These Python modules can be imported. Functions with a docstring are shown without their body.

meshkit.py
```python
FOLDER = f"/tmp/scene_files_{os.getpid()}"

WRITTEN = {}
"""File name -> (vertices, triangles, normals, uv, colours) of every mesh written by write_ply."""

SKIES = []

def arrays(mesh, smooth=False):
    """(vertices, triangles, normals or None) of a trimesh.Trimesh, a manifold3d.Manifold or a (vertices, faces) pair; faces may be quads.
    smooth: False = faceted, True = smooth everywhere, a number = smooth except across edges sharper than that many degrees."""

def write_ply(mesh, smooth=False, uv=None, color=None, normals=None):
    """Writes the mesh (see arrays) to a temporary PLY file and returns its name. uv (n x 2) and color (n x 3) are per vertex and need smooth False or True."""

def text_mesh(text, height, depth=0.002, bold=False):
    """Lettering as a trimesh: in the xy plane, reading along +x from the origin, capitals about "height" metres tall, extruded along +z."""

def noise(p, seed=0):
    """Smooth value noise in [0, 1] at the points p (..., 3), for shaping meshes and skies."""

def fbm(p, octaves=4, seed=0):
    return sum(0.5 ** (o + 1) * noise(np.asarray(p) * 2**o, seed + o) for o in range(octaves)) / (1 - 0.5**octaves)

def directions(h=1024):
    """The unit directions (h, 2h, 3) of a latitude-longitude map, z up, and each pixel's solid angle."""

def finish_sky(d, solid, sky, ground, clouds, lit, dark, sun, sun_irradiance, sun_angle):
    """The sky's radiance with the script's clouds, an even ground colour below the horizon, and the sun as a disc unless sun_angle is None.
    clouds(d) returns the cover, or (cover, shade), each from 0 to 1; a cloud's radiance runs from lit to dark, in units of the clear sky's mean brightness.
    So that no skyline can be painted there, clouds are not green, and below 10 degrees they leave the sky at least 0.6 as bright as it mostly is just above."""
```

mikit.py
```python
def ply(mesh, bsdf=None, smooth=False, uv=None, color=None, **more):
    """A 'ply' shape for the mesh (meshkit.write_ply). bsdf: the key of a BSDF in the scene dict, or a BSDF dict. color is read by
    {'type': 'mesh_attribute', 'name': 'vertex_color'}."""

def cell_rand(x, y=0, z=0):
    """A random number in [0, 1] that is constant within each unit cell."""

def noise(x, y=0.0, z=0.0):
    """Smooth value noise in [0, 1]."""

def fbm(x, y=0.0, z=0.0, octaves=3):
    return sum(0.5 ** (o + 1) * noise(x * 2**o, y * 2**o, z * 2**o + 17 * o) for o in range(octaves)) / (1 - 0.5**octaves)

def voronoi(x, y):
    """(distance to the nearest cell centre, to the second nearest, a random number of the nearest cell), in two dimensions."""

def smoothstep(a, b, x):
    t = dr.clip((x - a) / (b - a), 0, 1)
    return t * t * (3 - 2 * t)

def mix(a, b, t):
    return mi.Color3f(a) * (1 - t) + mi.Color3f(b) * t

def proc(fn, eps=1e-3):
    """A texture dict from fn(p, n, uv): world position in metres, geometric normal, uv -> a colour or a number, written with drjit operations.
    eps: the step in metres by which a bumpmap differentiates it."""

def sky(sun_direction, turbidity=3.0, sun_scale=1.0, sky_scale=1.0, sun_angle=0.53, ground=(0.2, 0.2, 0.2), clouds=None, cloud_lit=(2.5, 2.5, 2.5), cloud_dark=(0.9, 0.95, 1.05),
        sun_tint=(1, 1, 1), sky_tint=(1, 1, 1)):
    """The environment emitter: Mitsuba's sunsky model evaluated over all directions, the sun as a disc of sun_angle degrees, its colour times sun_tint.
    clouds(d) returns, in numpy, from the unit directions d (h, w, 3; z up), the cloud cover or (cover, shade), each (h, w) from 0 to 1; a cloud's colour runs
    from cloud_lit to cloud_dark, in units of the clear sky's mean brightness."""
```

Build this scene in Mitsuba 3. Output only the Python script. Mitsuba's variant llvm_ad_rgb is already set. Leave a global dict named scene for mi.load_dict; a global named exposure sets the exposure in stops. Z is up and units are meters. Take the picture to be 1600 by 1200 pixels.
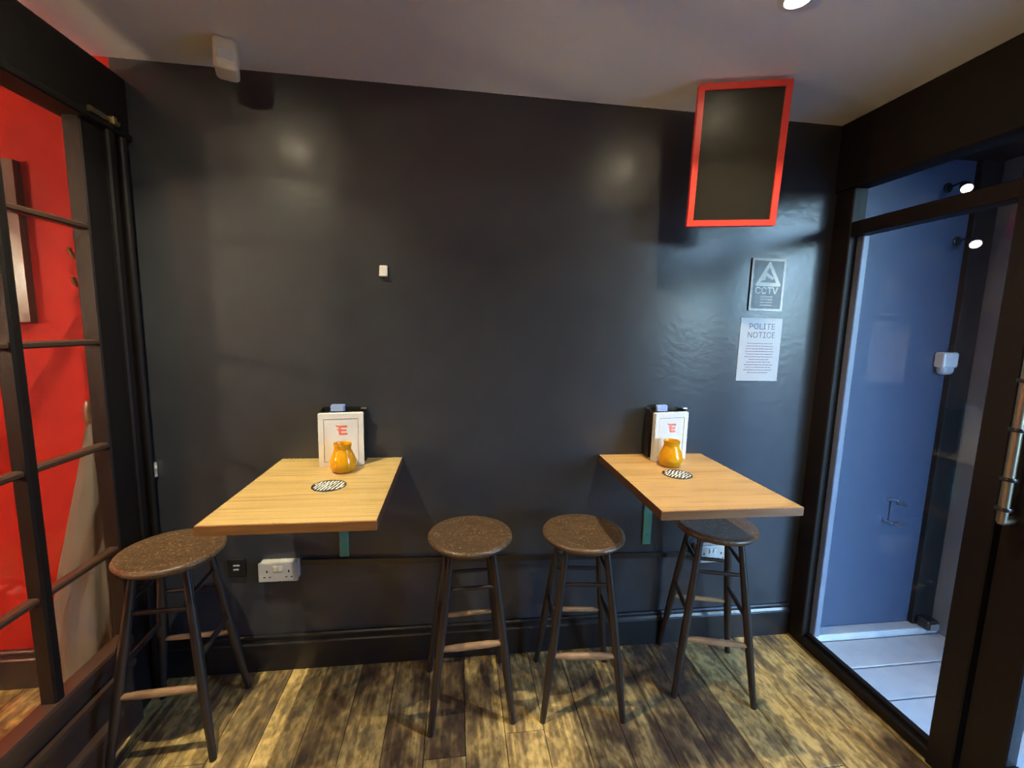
import math, random
import numpy as np
import trimesh, manifold3d as m3
from shapely.geometry import Polygon, Point, box as sbox
from shapely.ops import unary_union
import drjit as dr
import mitsuba as mi
import mikit, meshkit
from mikit import proc, noise, fbm, smoothstep, mix, ply

T = mi.ScalarTransform4f
rng = random.Random(11)
scene, labels = {}, {}

# ------------------------------------------------------------------ camera, sky, exposure
YAW, PITCH, ROLL, FOCAL = 0.130, 0.1294, 0.025, 681.2
_f = np.array([math.sin(YAW) * math.cos(PITCH), math.cos(YAW) * math.cos(PITCH), -math.sin(PITCH)])
_r = np.array([math.cos(YAW), -math.sin(YAW), 0.0])
_u = np.cross(_r, _f)
_up = -_r * math.sin(ROLL) + _u * math.cos(ROLL)
EYE = np.array([0.0, -1.9, 1.5465])
scene['camera'] = {'type': 'perspective', 'fov': math.degrees(2 * math.atan(800 / FOCAL)), 'fov_axis': 'x', 'near_clip': 0.02, 'far_clip': 100.0,
                   'to_world': T().look_at(origin=EYE.tolist(), target=(EYE + _f).tolist(), up=_up.tolist())}
SKY = 64.0
scene['sky'] = mikit.sky((0.5, -0.8, 0.35), turbidity=3.0, sun_scale=0.0, sky_scale=SKY, ground=(0.18, 0.18, 0.19), sky_tint=(0.55, 0.92, 1.6))
exposure = 0.18
WARM = np.array([1.0, 0.86, 0.56])
SPOT = 10.0          # beam of one ceiling spotlight
REDLAMP = 560.0
PENDANT_FILL = 40.0
XL, XR, H = -1.22, 1.767, 2.484

# ------------------------------------------------------------------ materials
def rgb(*c): return {'type': 'rgb', 'value': list(c)}
def lin(r, g, b):
    f = lambda v: ((v / 255 + 0.055) / 1.055) ** 2.4 if v > 10 else v / 255 / 12.92
    return [f(r), f(g), f(b)]
def prin(key, col, rough=0.5, **kw):
    scene[key] = {'type': 'twosided', 'b': {'type': 'principled', 'base_color': col if isinstance(col, dict) else rgb(*col), 'roughness': rough, **kw}}
    return key
def bumped(key, col, rough, fn, scale, eps=1e-3, **kw):
    scene[key] = {'type': 'twosided', 'b': {'type': 'bumpmap', 'arbitrary': proc(fn, eps), 'scale': scale,
                  'bsdf': {'type': 'principled', 'base_color': col if isinstance(col, dict) else rgb(*col), 'roughness': rough, **kw}}}
    return key

def wall_col(p, n, uv):
    a = fbm(p.x * 1.7 + 3, p.y * 1.7, p.z * 1.7, 3)
    b = fbm(p.x * 14, p.y * 14, p.z * 9 + 5, 2)
    return mix((0.025, 0.028, 0.034), (0.037, 0.041, 0.048), a * 0.7 + b * 0.3)
def wall_bump(p, n, uv): return fbm(p.x * 55, p.y * 55, p.z * 55, 2) + 0.8 * noise(p.x * 5, p.y * 5, p.z * 5)
bumped('black_wall_paint', proc(wall_col), 0.29, wall_bump, 0.0005, 2e-3, specular=0.40)
prin('black_gloss', (0.012, 0.012, 0.013), 0.28, specular=0.5)
prin('black_matt', (0.005, 0.0047, 0.0045), 0.75, specular=0.2)
prin('black_wood', (0.006, 0.005, 0.005), 0.5, specular=0.22)
prin('brown_black_wood', (0.042, 0.024, 0.017), 0.30, specular=0.5)
def ceil_col(p, n, uv): return mix((0.71, 0.70, 0.66), (0.79, 0.78, 0.74), fbm(p.x * 2.2, p.y * 2.2, 0.0, 3))
prin('ceiling_paint', proc(ceil_col), 0.75)
def red_col(p, n, uv): return mix((0.50, 0.020, 0.016), (0.62, 0.032, 0.022), fbm(p.x * 5, p.y * 5, p.z * 5, 3))
prin('red_paint', proc(red_col), 0.65, specular=0.25)
prin('red_gloss', (0.78, 0.055, 0.035), 0.35)
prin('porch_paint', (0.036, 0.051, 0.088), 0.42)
prin('porch_side_paint', (0.12, 0.12, 0.122), 0.4)
prin('daylit_reveal', (0.10, 0.115, 0.15), 0.4)  # black jamb given a lighter blue to carry the daylight on it
prin('screen_glass', (0.016, 0.0145, 0.011), 0.36, specular=0.12)
prin('white_plastic', (0.72, 0.70, 0.64), 0.3)
prin('shaded_face_plastic', (0.50, 0.49, 0.45), 0.35)  # white socket plastic greyed to paint in the shade on its front
prin('cream_plastic', (0.88, 0.79, 0.60), 0.35)
prin('grey_metal', (0.46, 0.46, 0.43), 0.4, metallic=0.6)
prin('chrome', (0.75, 0.75, 0.75), 0.15, metallic=1.0)
prin('brass', (0.80, 0.66, 0.36), 0.28, metallic=1.0)
prin('dull_brass', (0.34, 0.29, 0.20), 0.35, metallic=0.9)
prin('teal_paint', (0.055, 0.22, 0.19), 0.4)
prin('paper_white', (0.38, 0.38, 0.385), 0.45)
prin('board_cream', (0.66, 0.655, 0.62), 0.45)
prin('line_grey', (0.40, 0.36, 0.32), 0.5)
prin('print_grey', (0.13, 0.14, 0.16), 0.6)
prin('print_pink', (0.24, 0.19, 0.23), 0.6)
prin('print_red', (0.72, 0.17, 0.12), 0.6)
prin('sign_black', (0.022, 0.022, 0.024), 0.4)
prin('sign_silver', (0.50, 0.50, 0.45), 0.45)
prin('blue_paper', (0.30, 0.40, 0.66), 0.6)
scene['amber_glass'] = {'type': 'principled', 'base_color': rgb(0.92, 0.42, 0.008), 'roughness': 0.12, 'spec_trans': 0.3, 'eta': 1.5}
prin('wax', (0.85, 0.74, 0.5), 0.5)
prin('grey_cloth', (0.20, 0.185, 0.165), 0.85, sheen=0.4)
prin('slab_stone', proc(lambda p, n, uv: mix((0.36, 0.37, 0.38), (0.47, 0.47, 0.46), fbm(p.x * 9, p.y * 9, 0.0, 3))), 0.55)
prin('pavement_stone', proc(lambda p, n, uv: mix((0.30, 0.30, 0.30), (0.40, 0.40, 0.39), fbm(p.x * 3, p.y * 3, 0.0, 3))), 0.7)
prin('dim_wall', (0.10, 0.07, 0.05), 0.5)
scene['pane_glass'] = {'type': 'thindielectric', 'int_ior': 1.5}

def floor_mat(key, seed, worn):
    def col(p, n, uv):
        big = fbm(p.x * 3.0 + seed * 0.35, p.y * 2.4 + seed * 0.6, seed * 0.4, 4)
        mid = fbm(p.x * 15 + seed, p.y * 9 + seed * 5, 3.0, 4)
        streak = fbm(p.x * 80 + seed, p.y * 5.0, 0.0, 2)
        fine = fbm(p.x * 70, p.y * 38, 1.0, 4)
        w = smoothstep(0.36, 0.62, 0.52 * big + 0.36 * mid + 0.12 * streak + worn)
        pale = mix((0.30, 0.20, 0.065), (0.66, 0.48, 0.18), smoothstep(0.25, 0.72, 0.7 * fine + 0.3 * streak))
        dark = mix((0.028, 0.019, 0.012), (0.115, 0.080, 0.050), fine)
        scuff = smoothstep(0.55, 0.72, fbm(p.x * 30 + 9, p.y * 17, 5.0, 3))
        return mix(mix(dark, pale, w), (0.13, 0.088, 0.05), scuff * 0.55)
    def bump(p, n, uv): return noise(p.x * 160 + seed, p.y * 6, 0.0) * 0.6 + fbm(p.x * 60, p.y * 40, 0.0, 2)
    return bumped(key, proc(col), 0.42, bump, 0.0005, 1e-3, specular=0.4)
FLOORS = [floor_mat(f'floor_board_paint_{i}', i + 1.0, w) for i, w in enumerate((-0.03, 0.01, 0.055, -0.085, 0.035))]  # wear offsets; darkest and palest boards also stand for shadow and lamplight

def oak_mat(key, seed, dark, pale):
    def col(p, n, uv):
        stave = mikit.cell_rand(p.y / 0.075 + 40, 3.0 + seed, 0.0)
        g = fbm(p.x * 3.5 + stave * 9, p.y * 62 + seed, stave * 5, 3)
        ray = smoothstep(0.62, 0.80, noise(p.x * 5 + stave * 13, p.y * 130, seed))
        return mix(dark, pale, dr.clip(0.25 + 0.35 * stave + 0.65 * g - 0.35 * ray, 0, 1))
    return prin(key, proc(col), 0.46, specular=0.3)
oak_mat('oak_top_pale', 1.0, (0.35, 0.225, 0.075), (0.56, 0.41, 0.17))
oak_mat('oak_top_tan', 5.0, (0.40, 0.22, 0.075), (0.56, 0.35, 0.14))
prin('edge_brown', proc(lambda p, n, uv: mix((0.20, 0.090, 0.026), (0.32, 0.155, 0.05), fbm(p.x * 8, p.y * 60, p.z * 90, 2))), 0.45)

prin('edge_dark', (0.045, 0.020, 0.010), 0.5)

def seat_col(p, n, uv):
    a = fbm(p.x * 22, p.y * 70, p.z * 20, 3)
    b = smoothstep(0.60, 0.75, fbm(p.x * 210, p.y * 210, p.z * 210, 2))
    return mix(mix((0.045, 0.027, 0.015), (0.100, 0.062, 0.034), a), (0.26, 0.17, 0.095), b * 0.5)
bumped('seat_wood', proc(seat_col), 0.36, lambda p, n, uv: fbm(p.x * 70, p.y * 90, p.z * 40, 2), 0.0012, 1e-3, specular=0.5)
prin('rung_wood', proc(lambda p, n, uv: mix((0.16, 0.095, 0.05), (0.36, 0.22, 0.12), fbm(p.x * 30, p.y * 60, p.z * 60, 2))), 0.32)
prin('leg_wood', (0.016, 0.013, 0.012), 0.36, specular=0.5)
prin('mat_white', (0.82, 0.81, 0.74), 0.7)

# ------------------------------------------------------------------ mesh helpers
def bx(x0, x1, y0, y1, z0, z1, b=0.0):
    lo, hi = np.array([min(x0, x1), min(y0, y1), min(z0, z1)]), np.array([max(x0, x1), max(y0, y1), max(z0, z1)])
    if b <= 0:
        return trimesh.creation.box(bounds=[lo, hi])
    b = min(b, 0.45 * (hi - lo).min())
    pts = []
    for s in np.ndindex(2, 2, 2):
        for k in range(3):
            q = np.where(s, hi - b, lo + b).astype(float)
            q[k] = hi[k] if s[k] else lo[k]
            pts.append(q)
    return trimesh.convex.convex_hull(np.array(pts))
def rbox(w, d, h, r, seg=8):
    """rounded box centred on the origin"""
    s = m3.Manifold.sphere(r, seg * 2)
    return man(m3.Manifold.batch_hull([s.translate([x, y, z]) for x in (-w / 2 + r, w / 2 - r) for y in (-d / 2 + r, d / 2 - r) for z in (-h / 2 + r, h / 2 - r)]))
def man(m):
    mm = m.to_mesh()
    return trimesh.Trimesh(mm.vert_properties[:, :3], mm.tri_verts, process=False)
def moved(m, loc=(0, 0, 0), rz=0.0, rx=0.0):
    m = m.copy()
    if rx: m.apply_transform(trimesh.transformations.rotation_matrix(rx, [1, 0, 0]))
    if rz: m.apply_transform(trimesh.transformations.rotation_matrix(rz, [0, 0, 1]))
    m.apply_translation(loc)
    return m
def cat(*ms): return trimesh.util.concatenate(list(ms))
def lathe(profile, n=32):
    return trimesh.creation.revolve(np.array(profile, float), sections=n)
def rod(a, b, prof, n=12):
    """tapered turned rod from a to b; prof = [(t, radius)]"""
    a, b = np.array(a, float), np.array(b, float)
    L = np.linalg.norm(b - a)
    pr = [(0, 0)] + [(r, t * L) for t, r in prof] + [(0, L)]
    m = lathe(pr, n)
    m.apply_transform(trimesh.geometry.align_vectors([0, 0, 1], (b - a) / L))
    m.apply_translation(a)
    return m
def tube(pts, r, n=10):
    pts = np.array(pts, float)
    ms = [rod(pts[i], pts[i + 1], [(0, r), (1, r)], n) for i in range(len(pts) - 1)] + [moved(trimesh.creation.icosphere(1, r), q) for q in pts[1:-1]]
    return cat(*ms)
def extr(poly, depth):
    gs = getattr(poly, 'geoms', [poly])
    return cat(*[trimesh.creation.extrude_polygon(g, depth, engine='earcut') for g in gs])
def upright(m, y0=0.0):
    """a mesh in xy (z = thickness) stood up to face -y: x stays, y becomes z, its top faces -y"""
    m = m.copy()
    m.apply_transform(np.array([[1, 0, 0, 0], [0, 0, -1, y0], [0, 1, 0, 0], [0, 0, 0, 1.0]]))
    return m
def prof_x(pts, x0, x1):
    """profile pts in (y, z) swept along x"""
    m = trimesh.creation.extrude_polygon(Polygon(pts), abs(x1 - x0), engine='earcut')
    m.apply_transform(np.array([[0, 0, 1, min(x0, x1)], [1, 0, 0, 0], [0, 1, 0, 0], [0, 0, 0, 1.0]]))
    return m
def prof_y(pts, y0, y1):
    """profile pts in (x, z) swept along y"""
    m = trimesh.creation.extrude_polygon(Polygon(pts), abs(y1 - y0), engine='earcut')
    m.apply_transform(np.array([[1, 0, 0, 0], [0, 0, -1, max(y0, y1)], [0, 1, 0, 0], [0, 0, 0, 1.0]]))
    return m

# ------------------------------------------------------------------ entry helpers
def numbered(k):
    used = lambda q: q in scene or q in labels or any(s.startswith(q + '__') for s in scene)
    if not used(k): return k
    i = 1
    while used(f'{k}_{i:03d}'): i += 1
    return f'{k}_{i:03d}'
def add(key, mesh, mat, smooth=False, **kw):
    scene[key] = ply(mesh, mat, smooth=smooth, **kw)
    return key
def struct(key, mesh, mat, label=None, smooth=False):
    labels[key] = {'kind': 'structure', **({'label': label} if label else {})}
    return add(key, mesh, mat, smooth)
def thing(name, label, category, group=None):
    key = numbered(name)
    labels[key] = {'label': label, 'category': category, **({'group': group} if group else {})}
    return key
def part(parent, name, mesh, mat, smooth=False, label=None, **kw):
    base = f'{parent}__{name}'
    key, i = base, 0
    while key in scene:
        i += 1
        key = f'{base}_{i:03d}'
    if label: labels[key] = {'label': label}
    return add(key, mesh, mat, smooth, **kw)

# ------------------------------------------------------------------ the room shell
XW = -3.6                                    # far side of the room beyond the glazed screen
YB = -5.0                                    # back of the room, behind the camera
struct('wall_back', bx(-1.262, 2.62, 0.0, 0.15, -0.1, H + 0.1), 'black_wall_paint', 'black painted wall behind the two tables')
struct('wall_beyond_screen', bx(XW, -1.262, 0.0, 0.15, -0.1, H + 0.1), 'red_paint', 'red painted wall seen through the glazed screen')
struct('wall_left', bx(XW - 0.1, XW, YB, 0.15, -0.1, H + 0.1), 'red_paint')
struct('wall_front', bx(XW - 0.1, XR + 0.1, YB - 0.1, YB, -0.1, H + 0.1), 'dim_wall')
struct('wall_side', bx(XL - 0.1, XL, YB, -2.25, 0.0, H), 'dim_wall')
struct('ceiling', bx(XW - 0.1, 2.62, YB - 0.1, 0.15, H, H + 0.12), 'ceiling_paint', 'dim off-white painted ceiling')
struct('floor', bx(XW - 0.1, XR + 0.0, YB - 0.1, 0.0, -0.12, -0.014), 'black_matt', 'worn wooden floor of wide boards running to the back wall')
PW = 0.152
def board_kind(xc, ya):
    """wear plus painted light: paler where lamps fall, darker in the table shadows"""
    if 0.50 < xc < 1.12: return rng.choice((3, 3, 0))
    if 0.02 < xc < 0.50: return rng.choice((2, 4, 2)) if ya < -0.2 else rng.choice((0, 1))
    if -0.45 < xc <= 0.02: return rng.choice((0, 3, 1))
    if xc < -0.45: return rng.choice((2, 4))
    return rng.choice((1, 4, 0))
k = 0
x = XW
while x < XR - 0.03:
    x1 = min(x + PW, XR - 0.01)
    cuts = [0.0] + sorted(rng.uniform(a, b) for a, b in ((-1.5, -0.35), (-3.4, -2.2))) + [YB]
    cuts = [0.0] + sorted(cuts[1:-1], reverse=True) + [YB]
    for a, b in zip(cuts[:-1], cuts[1:]):
        dz = rng.uniform(-0.0012, 0.0)
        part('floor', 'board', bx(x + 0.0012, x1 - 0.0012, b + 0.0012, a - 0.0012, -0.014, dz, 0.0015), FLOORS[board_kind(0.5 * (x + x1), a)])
    x = x1

# skirting board with a moulded top edge
SK = [(0, 0), (-0.020, 0), (-0.020, 0.118), (-0.0245, 0.121), (-0.0245, 0.130), (-0.019, 0.136), (-0.014, 0.148), (-0.016, 0.153), (-0.016, 0.161), (-0.011, 0.167), (0, 0.167)]
struct('baseboard_back', prof_x(SK, -1.22, XR - 0.045), 'black_gloss', 'black skirting board with a moulded top along the back wall')
struct('baseboard_beyond_screen', prof_x(SK, XW, -1.30), 'black_gloss', 'dark skirting board under the red wall')

# ------------------------------------------------------------------ glazed screen on the left (window_1)
W1 = 'window_1'
labels[W1] = {'kind': 'structure', 'label': 'dark wooden glazed screen with a grid of panes along the left side'}
RAILS = [1.845, 1.460, 1.093, 0.700]
Y0, Y1 = -0.215, -2.25
VM = [-0.51, -0.805, -1.10, -1.395, -1.69, -1.985]
part(W1, 'post', cat(bx(-1.275, XL, -0.215, -0.004, 0.0, 2.20, 0.004), bx(-1.285, -1.205, -0.120, -0.085, 0.0, 2.20, 0.006)), 'black_wood', label='black corner post')
part(W1, 'end_post', bx(-1.285, XL, Y1, Y1 + 0.06, 0.0, 2.20, 0.004), 'black_wood')
part(W1, 'bead', rod((-1.206, -0.052, 0.36), (-1.206, -0.052, 2.19), [(0, 0.013), (1, 0.013)], 16), 'black_wood', smooth=40)
part(W1, 'beam', cat(bx(-1.315, XL + 0.01, Y1, -0.001, 2.205, 2.412, 0.006), bx(-1.30, XL + 0.018, Y1, -0.001, 2.195, 2.22, 0.005)), 'black_matt')
for z in RAILS:
    part(W1, 'rail', prof_y([(-1.256, z - 0.010), (-1.230, z - 0.010), (-1.225, z - 0.005), (-1.225, z + 0.005), (-1.230, z + 0.010), (-1.256, z + 0.010)], Y1 + 0.06, Y0), 'brown_black_wood')
for y in VM:
    part(W1, 'mullion', bx(-1.262, -1.214, y - 0.017, y + 0.017, 0.345, 2.20, 0.006), 'black_wood')
part(W1, 'sill', prof_y([(-1.262, 0.30), (-1.262, 0.358), (-1.210, 0.358), (-1.205, 0.350), (-1.205, 0.325), (-1.216, 0.318), (-1.216, 0.30)], Y1 + 0.06, Y0), 'brown_black_wood')
part(W1, 'lower_panel', prof_y([(-1.262, 0.0), (-1.262, 0.30), (-1.222, 0.30), (-1.222, 0.262), (-1.203, 0.255), (-1.203, 0.236), (-1.222, 0.228), (-1.222, 0.118), (-1.200, 0.108), (-1.196, 0.098), (-1.196, 0.0)], Y1 + 0.06, Y0), 'brown_black_wood')
zs = [2.20] + RAILS + [0.355]
ys = [Y0] + VM + [Y1 + 0.06]
def sheet(axis, c, a0, a1, z0, z1):
    v = [(c, a0, z0), (c, a1, z0), (c, a1, z1), (c, a0, z1)] if axis == 0 else [(a0, c, z0), (a1, c, z0), (a1, c, z1), (a0, c, z1)]
    return trimesh.Trimesh(v, [[0, 1, 2], [0, 2, 3]], process=False)
for i in range(len(ys) - 1):
    for j in range(len(zs) - 1):
        part(W1, 'pane', sheet(0, -1.244 , ys[i], ys[i + 1], zs[j + 1], zs[j]), 'pane_glass')

# ------------------------------------------------------------------ glazed partition, door and shop window on the right
FX0, FX1 = XR - 0.035, XR + 0.035
struct('trim_header', bx(FX0 - 0.012, FX1 + 0.012, YB, -0.001, 2.195, H, 0.004), 'black_matt', 'deep black fascia above the glass partition')
W2 = 'window_2'
labels[W2] = {'kind': 'structure', 'label': 'black framed fixed glass panel between the back wall and the door'}
part(W2, 'post', bx(FX0, FX1, -0.098, -0.001, 0.0, 2.195, 0.004), 'black_wood')
part(W2, 'bead', bx(XR + 0.004, XR + 0.034, -0.132, -0.098, 0.062, 1.985, 0.003), 'daylit_reveal')
part(W2, 'sill', cat(bx(FX0, FX1, -0.70, -0.098, 0.0, 0.045, 0.005), bx(XR - 0.01, XR + 0.014, -0.70, -0.098, 0.045, 0.062, 0.003)), 'black_wood')
part(W2, 'transom', bx(FX0, FX1, -1.618, -0.098, 1.985, 2.045, 0.004), 'black_wood')
part(W2, 'door_post', bx(FX0 - 0.01, FX1, -0.775, -0.695, 0.0, 2.195, 0.004), 'black_wood')
part(W2, 'pane', sheet(0, XR, -0.70, -0.098, 0.05, 1.99), 'pane_glass')
part(W2, 'fanlight', sheet(0, XR, -0.70, -0.098, 2.04, 2.20), 'pane_glass')
part(W2, 'fanlight', sheet(0, XR, -1.62, -0.77, 2.04, 2.20), 'pane_glass')
D1 = 'door_1'
labels[D1] = {'kind': 'structure', 'label': 'black door with a glass panel and a long pull handle at the right edge'}
dx0, dx1 = XR - 0.025, XR + 0.022
part(D1, 'stile', bx(dx0, dx1, -0.895, -0.78, 0.008, 1.98, 0.004), 'black_wood')
part(D1, 'stile', bx(dx0, dx1, -1.60, -1.49, 0.008, 1.98, 0.004), 'black_wood')
part(D1, 'rail', bx(dx0, dx1, -1.49, -0.895, 0.008, 0.20, 0.004), 'black_wood')
part(D1, 'rail', bx(dx0, dx1, -1.49, -0.895, 1.87, 1.98, 0.004), 'black_wood')
part(D1, 'pane', sheet(0, XR, -1.50, -0.885, 0.19, 1.88), 'pane_glass')
hd = part(D1, 'handle', tube([(dx0, -0.812, 0.985), (1.692, -0.812, 0.985), (1.692, -0.812, 1.56), (dx0, -0.812, 1.56)], 0.013, 14), 'dull_brass', smooth=40, label='worn metal pull handle')
for z in (1.02, 1.115, 1.27, 1.42):
    part(D1, 'handle__collar', moved(lathe([(0, 0), (0.019, 0), (0.021, 0.006), (0.019, 0.012), (0, 0.012)], 18), (1.692, -0.812, z)), 'black_gloss', smooth=40)
struct('wall_right', bx(FX0, FX1, YB, -1.62, 0.0, 2.195), 'black_wall_paint')

# the porch beyond the glass
struct('wall_porch', bx(2.56, 2.70, -1.05, 0.0, -0.1, H), 'porch_side_paint', 'grey side wall of the porch behind the glass')
struct('porch_wall_panel', bx(FX1 + 0.001, 2.47, -0.012, -0.001, -0.02, 2.47), 'porch_paint', 'painted back wall of the porch, lit blue by daylight')
struct('porch_corner_post', bx(2.44, 2.56, -0.040, -0.001, -0.02, 2.47, 0.004), 'black_matt', 'dark post in the porch corner')
struct('porch_ceiling', bx(FX1 + 0.013, 2.62, -1.05, -0.001, 2.38, H - 0.001), 'black_matt')
struct('trim_porch', bx(FX1 + 0.001, 2.56, -0.075, -0.012, -0.02, 0.022, 0.004), 'slab_stone', 'pale ledge along the foot of the porch wall')
struct('porch_floor', bx(FX1 + 0.0, 2.70, -1.30, 0.0, -0.14, -0.032), 'black_matt', 'pale slab floor of the porch')
yy = -0.078
for i in range(7):
    w = 0.178
    part('porch_floor', 'slab', bx(FX1 + 0.002, 2.56, yy - w + 0.005, yy - 0.005, -0.032, -0.010 - 0.0015 * (i % 2), 0.0012), 'slab_stone')
    yy -= w
struct('pavement', bx(FX1 + 0.001, 14.0, -14.0, -1.32, -0.2, -0.035), 'pavement_stone')

# ------------------------------------------------------------------ lamps
def downlight(x, y, label, k=1.0, watt=None, lens_glow=520.0, cut=56.0, tilt=(0, 0)):
    t = thing('ceiling_spotlight', label, 'ceiling light', 'recessed ceiling spotlights')
    part(t, 'trim', moved(lathe([(0.034, -0.001), (0.034, -0.007), (0.045, -0.006), (0.050, -0.002), (0.050, 0.0), (0.034, -0.001)], 40), (x, y, H)), 'white_plastic', smooth=40)
    lens = moved(lathe([(0, -0.012), (0.018, -0.0112), (0.029, -0.007), (0.0325, -0.0008), (0, -0.0008)], 32), (x, y, H))
    part(t, 'lens', lens, 'white_plastic', emitter={'type': 'area', 'radiance': rgb(*(WARM * lens_glow * k))})
    scene[f'beam_{len([q for q in scene if q.startswith("beam_")])}'] = {
        'type': 'spot', 'to_world': T().look_at(origin=[x, y, H - 0.012], target=[x + tilt[0], y + tilt[1], 0], up=[0, 1, 0]),
        'intensity': rgb(*(WARM * (watt if watt else SPOT) * k)), 'cutoff_angle': cut, 'beam_width': cut * 0.30}
downlight(0.945, -0.655, 'glowing recessed spotlight in the ceiling at the top edge, right of centre', watt=SPOT * 0.66, lens_glow=330.0, cut=56.0, tilt=(0.0, 0.10))
downlight(-0.86, -0.72, 'recessed ceiling spotlight above the left table', watt=SPOT * 1.0, tilt=(0.10, 0.34))
downlight(-0.86, -2.5, 'added recessed ceiling spotlight, unseen behind the viewer on the left', watt=SPOT * 0.2, lens_glow=60.0)  # both rear spotlights are unseen additions to the lighting
downlight(0.945, -2.5, 'added recessed ceiling spotlight, unseen behind the viewer on the right', watt=SPOT * 0.2, lens_glow=60.0)
t = thing('unseen_globe_lamp', 'unseen warm globe lamp added in the red room beyond the screen', 'pendant lamp')  # out of view; added to light the red wall
part(t, 'cord', rod((-2.95, -1.6, 1.88), (-2.95, -1.6, H), [(0, 0.004), (1, 0.004)], 8), 'black_gloss')
part(t, 'globe', moved(trimesh.creation.icosphere(3, 0.085), (-2.95, -1.6, 1.8)), 'white_plastic', smooth=True, emitter={'type': 'area', 'radiance': rgb(*(np.array([1.0, 0.78, 0.48]) * REDLAMP))})
for px, lab in ((-0.55, 'added brass bowl pendant lamp, unseen behind the viewer on the left'), (0.75, 'added brass bowl pendant lamp, unseen behind the viewer on the right')):  # unseen bowl uplighters added to brighten the ceiling
    t = thing('added_pendant_lamp', lab, 'pendant lamp', 'added pendant lamps behind the viewer')
    part(t, 'cord', rod((px, -2.7, 2.05), (px, -2.7, H), [(0, 0.004), (1, 0.004)], 8), 'black_gloss')
    part(t, 'bowl', moved(lathe([(0, -0.10), (0.06, -0.095), (0.115, -0.06), (0.15, 0.0), (0.165, 0.06), (0.160, 0.06), (0.145, 0.0), (0.11, -0.055), (0.055, -0.09), (0, -0.094)], 40), (px, -2.7, 1.99)), 'dull_brass', smooth=40)
    part(t, 'globe', moved(trimesh.creation.icosphere(3, 0.07), (px, -2.7, 1.985)), 'white_plastic', smooth=True, emitter={'type': 'area', 'radiance': rgb(*(np.array([1.0, 0.84, 0.66]) * PENDANT_FILL))})

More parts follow.
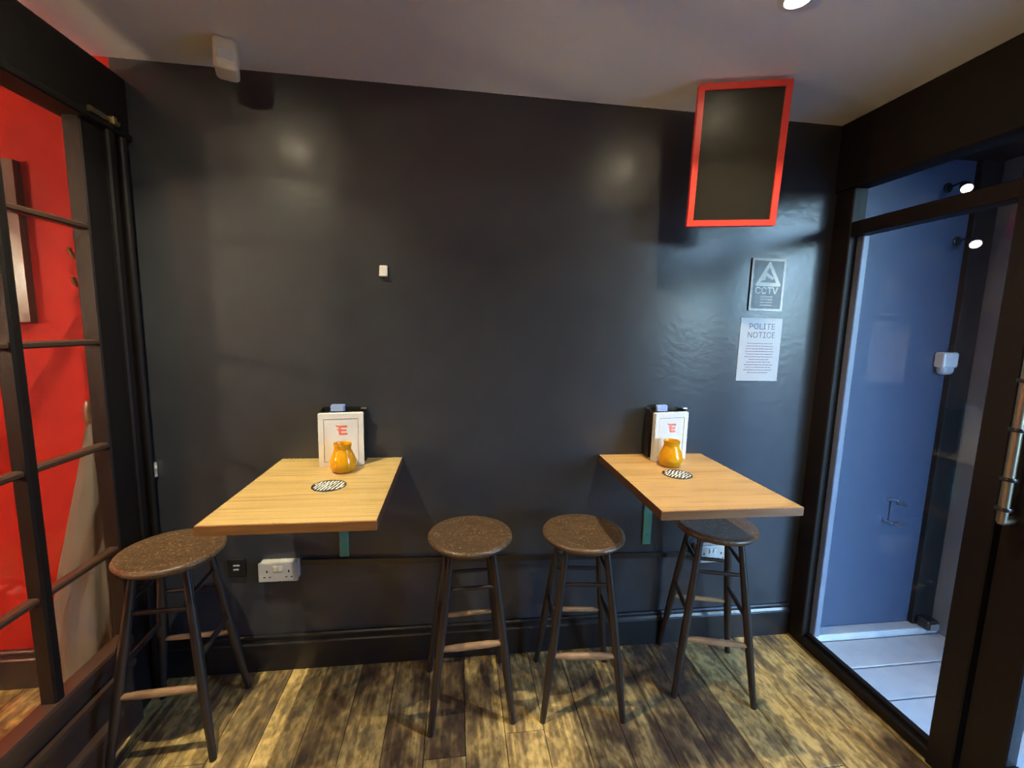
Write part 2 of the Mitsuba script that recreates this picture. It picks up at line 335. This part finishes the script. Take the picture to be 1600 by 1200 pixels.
# two small spotlights in the porch
for i, (px, py, pz, lab) in enumerate(((2.300, -0.012, 2.250, 'small lit spotlight high on the porch wall above the transom'),
                                       (2.392, -0.012, 2.010, 'small lit spotlight on the porch wall below the transom'))):
    t = thing('porch_spotlight', lab, 'wall light', 'porch spotlights')
    part(t, 'plate', moved(upright(lathe([(0, 0), (0.022, 0), (0.022, 0.006), (0.018, 0.009), (0, 0.009)], 20)), (px, py, pz)), 'black_gloss', smooth=40)
    c = np.array([px, py - 0.075, pz - 0.012])
    part(t, 'arm', tube([(px, py - 0.006, pz), (px, py - 0.05, pz + 0.006), (px, py - 0.066, pz + 0.008)], 0.005), 'black_gloss', smooth=40)
    d = np.array([-0.42, -0.62, -0.66]); d /= np.linalg.norm(d)
    part(t, 'head', rod(c - d * 0.02, c + d * 0.026, [(0, 0.014), (0.4, 0.020), (1, 0.025)], 20), 'black_gloss', smooth=40)
    part(t, 'lens', rod(c + d * 0.0255, c + d * 0.030, [(0, 0.021), (0.6, 0.021), (1, 0.018)], 20), 'white_plastic', emitter={'type': 'area', 'radiance': rgb(*(np.array([1.0, 0.80, 0.50]) * 5))})

# ------------------------------------------------------------------ tables
def table(x0, x1, top_mat, label, bxm):
    t = thing('wall_table', label, 'table')
    zt, d, th = 0.970, -0.635, 0.030
    part(t, 'tabletop', bx(x0 + 0.002, x1 - 0.002, d + 0.006, -0.001, zt - th, zt, 0.0012), top_mat)
    part(t, 'edge_strip', bx(x0, x1, d, d + 0.006, zt - th - 0.001, zt - 0.0006, 0.0012), 'edge_brown', label='darker brown front edge')
    part(t, 'edge_strip', bx(x0, x0 + 0.002, d + 0.006, -0.001, zt - th - 0.001, zt - 0.0006), 'edge_dark')
    part(t, 'edge_strip', bx(x1 - 0.002, x1, d + 0.006, -0.001, zt - th - 0.001, zt - 0.0006), 'edge_dark')
    zb, w = 0.521, 0.020
    ub = zt - th - 0.0015
    br = part(t, 'bracket', cat(bx(bxm - w, bxm + w, -0.012, -0.001, zb, ub, 0.003), bx(bxm - w, bxm + w, -0.46, -0.012, ub - 0.012, ub, 0.003)), 'teal_paint', label='teal painted steel bracket')
    for q in (zb + 0.05, zb + 0.2, zb + 0.36):
        part(t, 'bracket__screw', moved(upright(lathe([(0, 0), (0.006, 0), (0.005, 0.003), (0, 0.004)], 12)), (bxm, -0.012, q)), 'teal_paint', smooth=40)
    return t
table(-0.7275, -0.227, 'oak_top_pale', 'pale oak wall-mounted table on the left, brightly lit from above', -0.482)
table(0.663, 1.169, 'oak_top_tan', 'tan oak wall-mounted table on the right, beside the glass partition', 0.922)
ZT = 0.970

def emblem(h):
    """red letter E with winged strokes"""
    ps = []
    for i, zc in enumerate((0.86, 0.5, 0.14)):
        ps.append(Polygon([(0.22, zc - 0.10), (0.98 - 0.06 * (i == 1), zc - 0.10), (0.98 - 0.06 * (i == 1), zc + 0.10), (0.22, zc + 0.10)]))
        ps.append(Polygon([(0.30, zc - 0.10), (0.30, zc + 0.07), (-0.10 + 0.13 * i, zc + 0.17), (-0.02 + 0.13 * i, zc + 0.04)]))
    ps.append(sbox(0.22, 0.04, 0.42, 0.96))
    u = unary_union(ps)
    m = extr(u, 0.0008)
    m.apply_scale([h, h, 1.0])
    return m

def menu(x, y, rz, label):
    t = thing('menu_stand', label, 'menu')
    w, h, d = 0.172, 0.219, 0.022
    P = lambda m: moved(m, (x, y, ZT), rz)
    part(t, 'board', P(bx(-w / 2, w / 2, -d / 2, d / 2, 0.0005, h, 0.003)), 'board_cream')
    fr = sbox(-w / 2 + 0.001, 0.002, w / 2 - 0.001, h - 0.002).difference(sbox(-w / 2 + 0.020, 0.020, w / 2 - 0.020, h - 0.022))
    part(t, 'frame', P(upright(extr(fr, 0.003), -d / 2 + 0.0005)), 'board_cream')
    ln = sbox(-w / 2 + 0.020, 0.020, w / 2 - 0.020, h - 0.022).difference(sbox(-w / 2 + 0.0225, 0.0225, w / 2 - 0.0225, h - 0.0245))
    part(t, 'border_line', P(upright(extr(ln, 0.0012), -d / 2 + 0.0002)), 'line_grey', label='thin grey printed border')
    e = emblem(0.042); e.apply_translation([-0.018, 0.128, 0])
    part(t, 'emblem', P(upright(e, -d / 2 + 0.0002)), 'print_red', label='red letter E emblem')
    return t
menu(-0.456, -0.104, 0.17, 'cream framed menu with a red E standing on the left table')
menu(0.953, -0.096, 0.18, 'cream framed menu with a red E standing on the right table')

def caddy(x, y, rz, label, nap):
    t = thing('table_caddy', label, 'caddy')
    P = lambda m: moved(m, (x, y, ZT), rz)
    w, d, h = 0.176, 0.044, 0.226
    part(t, 'box', P(cat(bx(-w / 2, w / 2, -d / 2, d / 2, 0.0005, 0.006), bx(-w / 2, w / 2, -d / 2, -d / 2 + 0.004, 0.0, h - 0.012), bx(-w / 2, w / 2, d / 2 - 0.004, d / 2, 0.0, h),
                         bx(-w / 2, -w / 2 + 0.004, -d / 2, d / 2, 0.0, h - 0.004), bx(w / 2 - 0.004, w / 2, -d / 2, d / 2, 0.0, h - 0.004))), 'black_gloss')
    part(t, 'clip', P(moved(rbox(0.024, 0.012, 0.008, 0.003), (w / 2 - 0.006, -d / 2 + 0.004, h + 0.001))), 'chrome', smooth=40, label='small shiny clip at the top corner')
    n = thing('paper_napkins', nap, 'napkins')
    for i in range(5):
        part(n, 'napkin', P(bx(-0.050 + 0.001 * i, 0.000 + 0.001 * i, -0.014 + 0.005 * i, -0.0105 + 0.005 * i, 0.0065, h + 0.008 + 0.003 * ((i * 2) % 3), 0.001)), 'blue_paper')
caddy(-0.462, -0.032, 0.04, 'black table caddy behind the menu on the left table', 'pale blue paper napkins peeking up behind the left menu')
caddy(0.962, -0.032, 0.04, 'black table caddy behind the menu on the right table', 'pale blue paper napkins peeking up behind the right menu')

def votive(x, y, label):
    t = thing('candle_holder', label, 'candle holder')
    prof = [(0, 0.0005), (0.030, 0.0005), (0.040, 0.006), (0.0475, 0.018), (0.050, 0.032), (0.0485, 0.046), (0.0435, 0.062), (0.0365, 0.078), (0.0325, 0.088), (0.0315, 0.096), (0.0335, 0.105), (0.0345, 0.112),
            (0.0325, 0.113), (0.0300, 0.106), (0.0285, 0.096), (0.0290, 0.088), (0.0330, 0.076), (0.040, 0.060), (0.0450, 0.044), (0.0465, 0.032), (0.0435, 0.018), (0.034, 0.009), (0, 0.009)]
    part(t, 'vessel', moved(lathe(prof, 48), (x, y, ZT)), 'amber_glass', smooth=40)
    part(t, 'tealight', moved(lathe([(0, 0.0095), (0.019, 0.0095), (0.019, 0.024), (0.0175, 0.0245), (0.0175, 0.022), (0, 0.022)], 24), (x, y, ZT)), 'wax', smooth=40)
votive(-0.434, -0.178, 'amber glass candle holder in front of the menu on the left table')
votive(0.922, -0.180, 'amber glass candle holder in front of the menu on the right table')

def beermat(x, y, rz, label, seed):
    t = thing('beer_mat', label, 'beer mat')
    P = lambda m: moved(m, (x, y, ZT), rz)
    R = 0.058
    part(t, 'disc', P(lathe([(0, 0.0004), (R, 0.0004), (R + 0.0006, 0.0011), (R, 0.0018), (0, 0.0018)], 48)), 'sign_black', smooth=40, label='black printed ground')
    r2 = random.Random(seed)
    bars = []
    for row in (-1, 0, 1):
        xx = -0.05
        while xx < 0.05:
            w = r2.uniform(0.004, 0.008)
            l = 0.013 + r2.uniform(0, 0.004)
            b = Polygon([(xx, row * 0.030 - l), (xx + w, row * 0.030 - l), (xx + w + 0.010, row * 0.030 + l), (xx + 0.010, row * 0.030 + l)])
            bars.append(b)
            xx += w + r2.uniform(0.005, 0.008)
    u = unary_union(bars).intersection(Point(0, 0).buffer(R - 0.005))
    part(t, 'print', P(moved(extr(u, 0.0004), (0, 0, 0.0017))), 'mat_white', label='white printed strokes')
beermat(-0.444, -0.338, 0.15, 'round black and white beer mat on the left table', 1)
beermat(0.897, -0.290, -0.45, 'round black and white beer mat on the right table', 2)

# ------------------------------------------------------------------ stools
def stool(x, y, rz, label, foot):
    t = thing('bar_stool', label, 'stool')
    P = lambda m: moved(m, (x, y, 0), rz)
    hs = 0.725
    seat = [(0, hs - 0.034), (0.135, hs - 0.034), (0.158, hs - 0.028), (0.168, hs - 0.016), (0.169, hs - 0.010), (0.164, hs - 0.002), (0.152, hs + 0.001), (0.11, hs - 0.003), (0.05, hs - 0.006), (0, hs - 0.006)]
    part(t, 'seat', P(lathe(seat, 64)), 'seat_wood', smooth=50, label='round worn brown wooden seat')
    zt, b, a = hs - 0.036, 0.160, 0.080
    def leg(sx, sy, z):
        s = b + (a - b) * z / zt
        return np.array([sx * s, sy * s, z])
    for sx, sy in ((-1, -1), (1, -1), (-1, 1), (1, 1)):
        part(t, 'leg', P(rod(leg(sx, sy, 0.0), leg(sx, sy, zt), [(0, 0.0115), (0.12, 0.013), (0.36, 0.0165), (0.62, 0.0165), (0.86, 0.0135), (1, 0.012)], 14)), 'leg_wood', smooth=40)
    def rung(p, q, r, mat, name, lab=None):
        part(t, name, P(rod(p, q, [(0, r * 0.72), (0.25, r), (0.75, r), (1, r * 0.72)], 12)), mat, smooth=40, label=lab)
    rung(leg(-1, -1, foot), leg(1, -1, foot), 0.0135, 'rung_wood', 'footrest', 'footrest rung worn to bare wood')
    rung(leg(-1, 1, 0.285), leg(1, 1, 0.285), 0.0105, 'rung_wood', 'stretcher')
    rung(leg(-1, -1, 0.545), leg(1, -1, 0.545), 0.0085, 'leg_wood', 'stretcher')
    rung(leg(-1, 1, 0.50), leg(1, 1, 0.50), 0.0085, 'leg_wood', 'stretcher')
    for s in (-1, 1):
        rung(leg(s, -1, 0.365), leg(s, 1, 0.365), 0.0105, 'leg_wood', 'stretcher')
        rung(leg(s, -1, 0.585), leg(s, 1, 0.585), 0.0085, 'leg_wood', 'stretcher')
stool(-1.012, -0.272, 0.07, 'brown-topped wooden bar stool beside the glazed screen at the far left', 0.262)
stool(0.064, -0.235, 0.07, 'brown-topped wooden bar stool just right of the left table', 0.322)
stool(0.528, -0.250, -0.10, 'brown-topped wooden bar stool just left of the right table', 0.262)
stool(1.130, -0.222, -0.27, 'brown-topped wooden bar stool pushed under the right table', 0.255)

# ------------------------------------------------------------------ on the wall
# red framed dark panel hung out from the wall at the top right
t = thing('framed_blackboard', 'red framed glossy blackboard hanging forward near the ceiling', 'blackboard')
cy_, yaw_, tilt_ = -0.265, -0.287, 0.077
C = np.array([1.0585, cy_, 2.2145])
ex = np.array([math.cos(yaw_), math.sin(yaw_), 0]); nn = np.array([math.sin(yaw_), -math.cos(yaw_), 0])
ez = np.array([0, 0, 1]) * math.cos(tilt_) + nn * math.sin(tilt_)
n2 = np.cross(ex, ez)
M = np.eye(4); M[:3, 0], M[:3, 1], M[:3, 2], M[:3, 3] = ex, ez, n2, C
Fm = lambda m: (lambda q: (q.apply_transform(M), q)[1])(m.copy())
w, h, fw = 0.3265, 0.507, 0.0225
fr = sbox(-w / 2, -h / 2, w / 2, h / 2).buffer(-0.004).buffer(0.004).difference(sbox(-w / 2 + fw, -h / 2 + fw, w / 2 - fw, h / 2 - fw))
fm = extr(fr, 0.030); fm.apply_translation([0, 0, -0.030])
part(t, 'frame', Fm(fm), 'red_gloss', label='bright red frame')
part(t, 'board', Fm(bx(-w / 2 + fw, w / 2 - fw, -h / 2 + fw, h / 2 - fw, -0.024, -0.008)), 'screen_glass', label='glossy dark board')
part(t, 'back_plate', Fm(bx(-w / 2 + 0.03, w / 2 - 0.03, -h / 2 + 0.03, h / 2 - 0.03, -0.036, -0.0295)), 'black_matt')
pa = C - n2 * 0.033
part(t, 'arm', cat(rod(pa, (pa[0] + 0.02, -0.008, pa[2] + 0.03), [(0, 0.013), (1, 0.013)], 12), bx(pa[0] - 0.03, pa[0] + 0.07, -0.010, -0.001, pa[2] - 0.03, pa[2] + 0.09, 0.003)), 'black_gloss')

# CCTV sign
t = thing('cctv_sign', 'black and silver CCTV warning sign above the paper notice', 'sign')
sx0, sx1, sz0, sz1 = 1.343, 1.512, 1.651, 1.888
part(t, 'plate', bx(sx0, sx1, -0.006, -0.0005, sz0, sz1, 0.0015), 'sign_black')
br = sbox(sx0, sz0, sx1, sz1).difference(sbox(sx0 + 0.010, sz0 + 0.010, sx1 - 0.010, sz1 - 0.010))
part(t, 'border', upright(extr(br, 0.0012), -0.0058), 'sign_silver')
cx = (sx0 + sx1) / 2 + 0.004
tri = Polygon([(cx - 0.058, 1.770), (cx + 0.056, 1.770), (cx - 0.001, 1.868)]).buffer(0.006)
tri = tri.difference(Polygon([(cx - 0.040, 1.780), (cx + 0.038, 1.780), (cx - 0.001, 1.848)]))
part(t, 'warning_triangle', upright(extr(tri, 0.0012), -0.0058), 'sign_silver')
camb = unary_union([Polygon([(cx - 0.028, 1.817), (cx - 0.020, 1.829), (cx + 0.026, 1.803), (cx + 0.020, 1.792)]), Polygon([(cx - 0.020, 1.812), (cx - 0.014, 1.808), (cx - 0.021, 1.790), (cx - 0.036, 1.790), (cx - 0.036, 1.795), (cx - 0.026, 1.796)])])
part(t, 'camera_symbol', upright(extr(camb, 0.0014), -0.0058), 'sign_silver')
tm = meshkit.text_mesh('CCTV', 0.030, 0.0012, bold=True)
tm.apply_translation([-tm.bounds[:, 0].mean(), 0, 0]); sc_ = min(1.0, 0.128 / (tm.bounds[1, 0] - tm.bounds[0, 0])); tm.apply_scale([sc_, 1, 1]); tm.apply_translation([cx - 0.006, 1.729, 0])
part(t, 'lettering', upright(tm, -0.0058), 'sign_silver')
lines = [sbox(cx - 0.034, z, cx + 0.026, z + 0.006) for z in (1.713, 1.700, 1.687, 1.674)]
part(t, 'small_print', upright(extr(unary_union(lines), 0.0010), -0.0058), 'line_grey')

# paper notice
t = thing('paper_notice', 'white laminated paper notice below the CCTV sign', 'notice')
nx0, nx1, nz0, nz1 = 1.315, 1.527, 1.322, 1.618
part(t, 'sheet', bx(nx0, nx1, -0.0022, -0.0005, nz0, nz1, 0.0005), 'paper_white')
nc = (nx0 + nx1) / 2
tx = []
for s, z in (('POLITE', 1.566), ('NOTICE', 1.526)):
    q = meshkit.text_mesh(s, 0.027, 0.0004)
    q.apply_translation([-q.bounds[:, 0].mean(), 0, 0]); q.apply_scale([min(1, 0.15 / (q.bounds[1, 0] - q.bounds[0, 0])), 1, 1]); q.apply_translation([nc + 0.004, z, 0])
    tx.append(q)
part(t, 'heading', upright(cat(*tx), -0.0021), 'print_grey')
r3 = random.Random(5)
part(t, 'small_print', upright(extr(unary_union([sbox(nc - l, z, nc + l, z + 0.0042) for z, l in ((1.497 - 0.0125 * i, r3.uniform(0.05, 0.075)) for i in range(12))]), 0.0003), -0.0021), 'print_pink')

# small white holder on the wall
t = thing('wall_hook', 'small white plastic hook alone on the black wall above the left table', 'hook')
part(t, 'plate', moved(rbox(0.034, 0.008, 0.046, 0.0035), (-0.298, -0.0045, 1.763)), 'white_plastic', smooth=40)
part(t, 'lip', moved(rbox(0.034, 0.018, 0.008, 0.0035), (-0.298, -0.0140, 1.744)), 'white_plastic', smooth=40)

# sockets
def double_socket(x, z, label, mat='white_plastic'):
    t = thing('double_socket', label, 'socket')
    w, h = 0.160, 0.086
    part(t, 'back_box', bx(x - w / 2 + 0.003, x + w / 2 - 0.003, -0.036, -0.0005, z - h / 2 + 0.003, z + h / 2 - 0.003, 0.002), mat)
    part(t, 'face_plate', moved(rbox(w, 0.010, h, 0.0045), (x, -0.040, z)), 'shaded_face_plastic', smooth=40)
    for s in (-1, 1):
        c = x + s * 0.044
        part(t, 'rocker_switch', moved(rbox(0.017, 0.008, 0.024, 0.0028), (x + s * 0.010, -0.0455, z + 0.018)), mat, smooth=40)
        pins = unary_union([sbox(c - 0.003, z + 0.000, c + 0.003, z + 0.010), sbox(c - 0.0145, z - 0.023, c - 0.0065, z - 0.018), sbox(c + 0.0065, z - 0.023, c + 0.0145, z - 0.018)])
        part(t, 'pin_slots', upright(extr(pins, 0.0006), -0.0448), 'sign_black', label='dark pin slots')
double_socket(-0.747, 0.481, 'white double socket on the wall below the left table')
double_socket(1.248, 0.474, 'white double socket behind the stool under the right table')
t = thing('single_socket', 'small black wall socket left of the white double socket', 'socket')
part(t, 'face_plate', moved(rbox(0.070, 0.014, 0.080, 0.004), (-0.928, -0.0075, 0.492)), 'black_gloss', smooth=40)
part(t, 'markings', upright(extr(unary_union([sbox(-0.938, 0.500, -0.912, 0.507), sbox(-0.938, 0.482, -0.916, 0.489)]), 0.0008), -0.0144), 'sign_silver')
# cable trunking between the two sockets
t = thing('cable_trunking', 'thin black cable trunking running along the wall between the two white sockets', 'trunking')
def tilt_run(x0, x1, z0, z1, y0, y1, hh):
    v = []
    for xx, zz in ((x0, z0), (x1, z1)):
        v += [(xx, y0, zz - hh), (xx, y1, zz - hh), (xx, y1, zz + hh), (xx, y0, zz + hh)]
    return trimesh.convex.convex_hull(np.array(v))
part(t, 'channel', tilt_run(-0.662, 1.165, 0.506, 0.462, -0.014, -0.0005, 0.011), 'black_gloss')
part(t, 'lid', tilt_run(-0.660, 1.163, 0.5065, 0.4625, -0.018, -0.0135, 0.0125), 'black_gloss')

# sensor at the ceiling, top left
t = thing('ceiling_sensor', 'cream plastic sensor box hanging from the ceiling at the top left', 'sensor')
sb = moved(rbox(0.072, 0.10, 0.100, 0.014), (0, 0, 0))
part(t, 'body', moved(sb, (-0.788, -0.160, H - 0.052), 0.35), 'cream_plastic', smooth=40)
part(t, 'window', moved(rbox(0.046, 0.012, 0.034, 0.005), (-0.788 - 0.05 * -math.sin(0.35), -0.160 - 0.05 * math.cos(0.35), H - 0.058), 0.35), 'white_plastic', smooth=40)

# small fittings on the post of the screen
t = thing('brass_highlight_bar', 'small brass bar in place of a highlight under the dark beam at the top left', 'bolt')  # brass bar built in place of a specular highlight
part(t, 'bar', rod((-1.203, -0.195, 2.228), (-1.203, -0.072, 2.228), [(0, 0.010), (1, 0.010)], 14), 'brass', smooth=40)
part(t, 'keeper', bx(-1.213, -1.186, -0.115, -0.095, 2.214, 2.242, 0.003), 'brass')
t = thing('push_button', 'small beige push button on the dark post left of the left table', 'button')
part(t, 'plate', moved(rbox(0.010, 0.030, 0.062, 0.004), (-1.2135, -0.018, 0.934)), 'cream_plastic', smooth=40)
part(t, 'knob', moved(rbox(0.010, 0.014, 0.014, 0.004), (-1.2075, -0.018, 0.944)), 'white_plastic', smooth=40)

# ------------------------------------------------------------------ beyond the glazed screen
t = thing('framed_picture', 'dark framed picture on the red wall beyond the screen', 'picture')
px0, px1, pz0, pz1 = -1.98, -1.585, 1.52, 2.10
fr = sbox(px0, pz0, px1, pz1).difference(sbox(px0 + 0.05, pz0 + 0.05, px1 - 0.05, pz1 - 0.05))
part(t, 'frame', upright(extr(fr, 0.03), -0.0005), 'brown_black_wood')
sl = sbox(px0 + 0.05, pz0 + 0.05, px1 - 0.05, pz1 - 0.05).difference(sbox(px0 + 0.062, pz0 + 0.062, px1 - 0.062, pz1 - 0.062))
part(t, 'slip', upright(extr(sl, 0.022), -0.0005), 'brass', label='gilt inner slip')
part(t, 'canvas', bx(px0 + 0.062, px1 - 0.062, -0.014, -0.0005, pz0 + 0.062, pz1 - 0.062), 'dim_wall')
for zc, lab in ((1.72, 'brass wall hook on the red wall beside the dark post'),):
    t = thing('brass_hook', lab, 'hook')
    part(t, 'plate', moved(rbox(0.03, 0.008, 0.16, 0.0035), (-1.405, -0.0045, zc)), 'brass', smooth=40)
    part(t, 'peg', tube([(-1.405, -0.006, zc + 0.05), (-1.405, -0.05, zc + 0.045), (-1.405, -0.065, zc + 0.075)], 0.008), 'brass', smooth=40)
    part(t, 'peg', tube([(-1.405, -0.006, zc - 0.05), (-1.405, -0.05, zc - 0.058), (-1.405, -0.062, zc - 0.03)], 0.008), 'brass', smooth=40)
t = thing('draped_cloth', 'pale grey cloth hanging in a widening cone beyond the screen', 'cloth')
nz, nth = 40, 96
V, F = [], []
CY = -0.125
edge_z, edge_x = [0.0, 0.2, 0.57, 0.76, 0.95, 1.13, 1.20], [-1.60, -1.575, -1.505, -1.455, -1.405, -1.362, -1.345]
for i in range(nz):
    s = i / (nz - 1)
    z = 1.20 * (1 - s)
    xl, xr = float(np.interp(z, edge_z, edge_x)), -1.300 - 0.022 * (1 - s)
    cx, hw = (xl + xr) / 2, (xr - xl) / 2
    for j in range(nth):
        th = 2 * math.pi * j / nth
        fold = 1 - (0.03 + 0.07 * s) * (1 + math.sin(9 * th + 1.5 * math.sin(3 * s))) / 2 - 0.03 * s * (1 + math.sin(17 * th)) / 2
        V.append((cx + hw * fold * math.cos(th), CY + min(0.095, 0.018 + 0.09 * s) * fold * math.sin(th), z + 0.001))
for i in range(nz - 1):
    for j in range(nth):
        a, b2 = i * nth + j, i * nth + (j + 1) % nth
        F += [[a, a + nth, b2], [b2, a + nth, b2 + nth]]
V.append((-1.335, CY, 1.203)); top = len(V) - 1
F += [[top, j, (j + 1) % nth] for j in range(nth)]
V.append((-1.45, CY, 0.001)); bot = len(V) - 1
F += [[bot, (nz - 1) * nth + (j + 1) % nth, (nz - 1) * nth + j] for j in range(nth)]
part(t, 'cloth', trimesh.Trimesh(V, F, process=False), 'grey_cloth', smooth=50)
part(t, 'collar', moved(lathe([(0, 0), (0.026, 0), (0.028, 0.01), (0.026, 0.05), (0.018, 0.075), (0, 0.08)], 24), (-1.335, CY, 1.165)), 'dull_brass', smooth=40, label='brassy collar at the top')

# ------------------------------------------------------------------ in the porch
t = thing('porch_sensor', 'white box with a rounded lower lens on the porch wall', 'sensor')
part(t, 'body', moved(rbox(0.085, 0.05, 0.075, 0.010), (2.405, -0.037, 1.440)), 'white_plastic', smooth=40)
part(t, 'lens', moved(rbox(0.070, 0.046, 0.050, 0.020), (2.402, -0.040, 1.392)), 'paper_white', smooth=40)
t = thing('porch_ring', 'small chrome wire bracket low on the porch wall', 'bracket')
part(t, 'plate', moved(rbox(0.030, 0.008, 0.135, 0.003), (2.245, -0.0165, 0.650)), 'porch_paint', smooth=40)
part(t, 'loop', tube([(2.215, -0.014, 0.715), (2.225, -0.055, 0.725), (2.272, -0.055, 0.700), (2.275, -0.014, 0.690)], 0.006), 'chrome', smooth=40)
part(t, 'loop', tube([(2.200, -0.014, 0.610), (2.210, -0.050, 0.605), (2.280, -0.050, 0.590), (2.295, -0.014, 0.585)], 0.006), 'chrome', smooth=40)
t = thing('door_stop', 'small dark block at the foot of the porch corner', 'door stop')
part(t, 'block', bx(2.455, 2.525, -0.105, -0.042, 0.0225, 0.075, 0.008), 'black_gloss')
part(t, 'pad', bx(2.465, 2.515, -0.113, -0.105, 0.03, 0.065, 0.003), 'porch_side_paint')
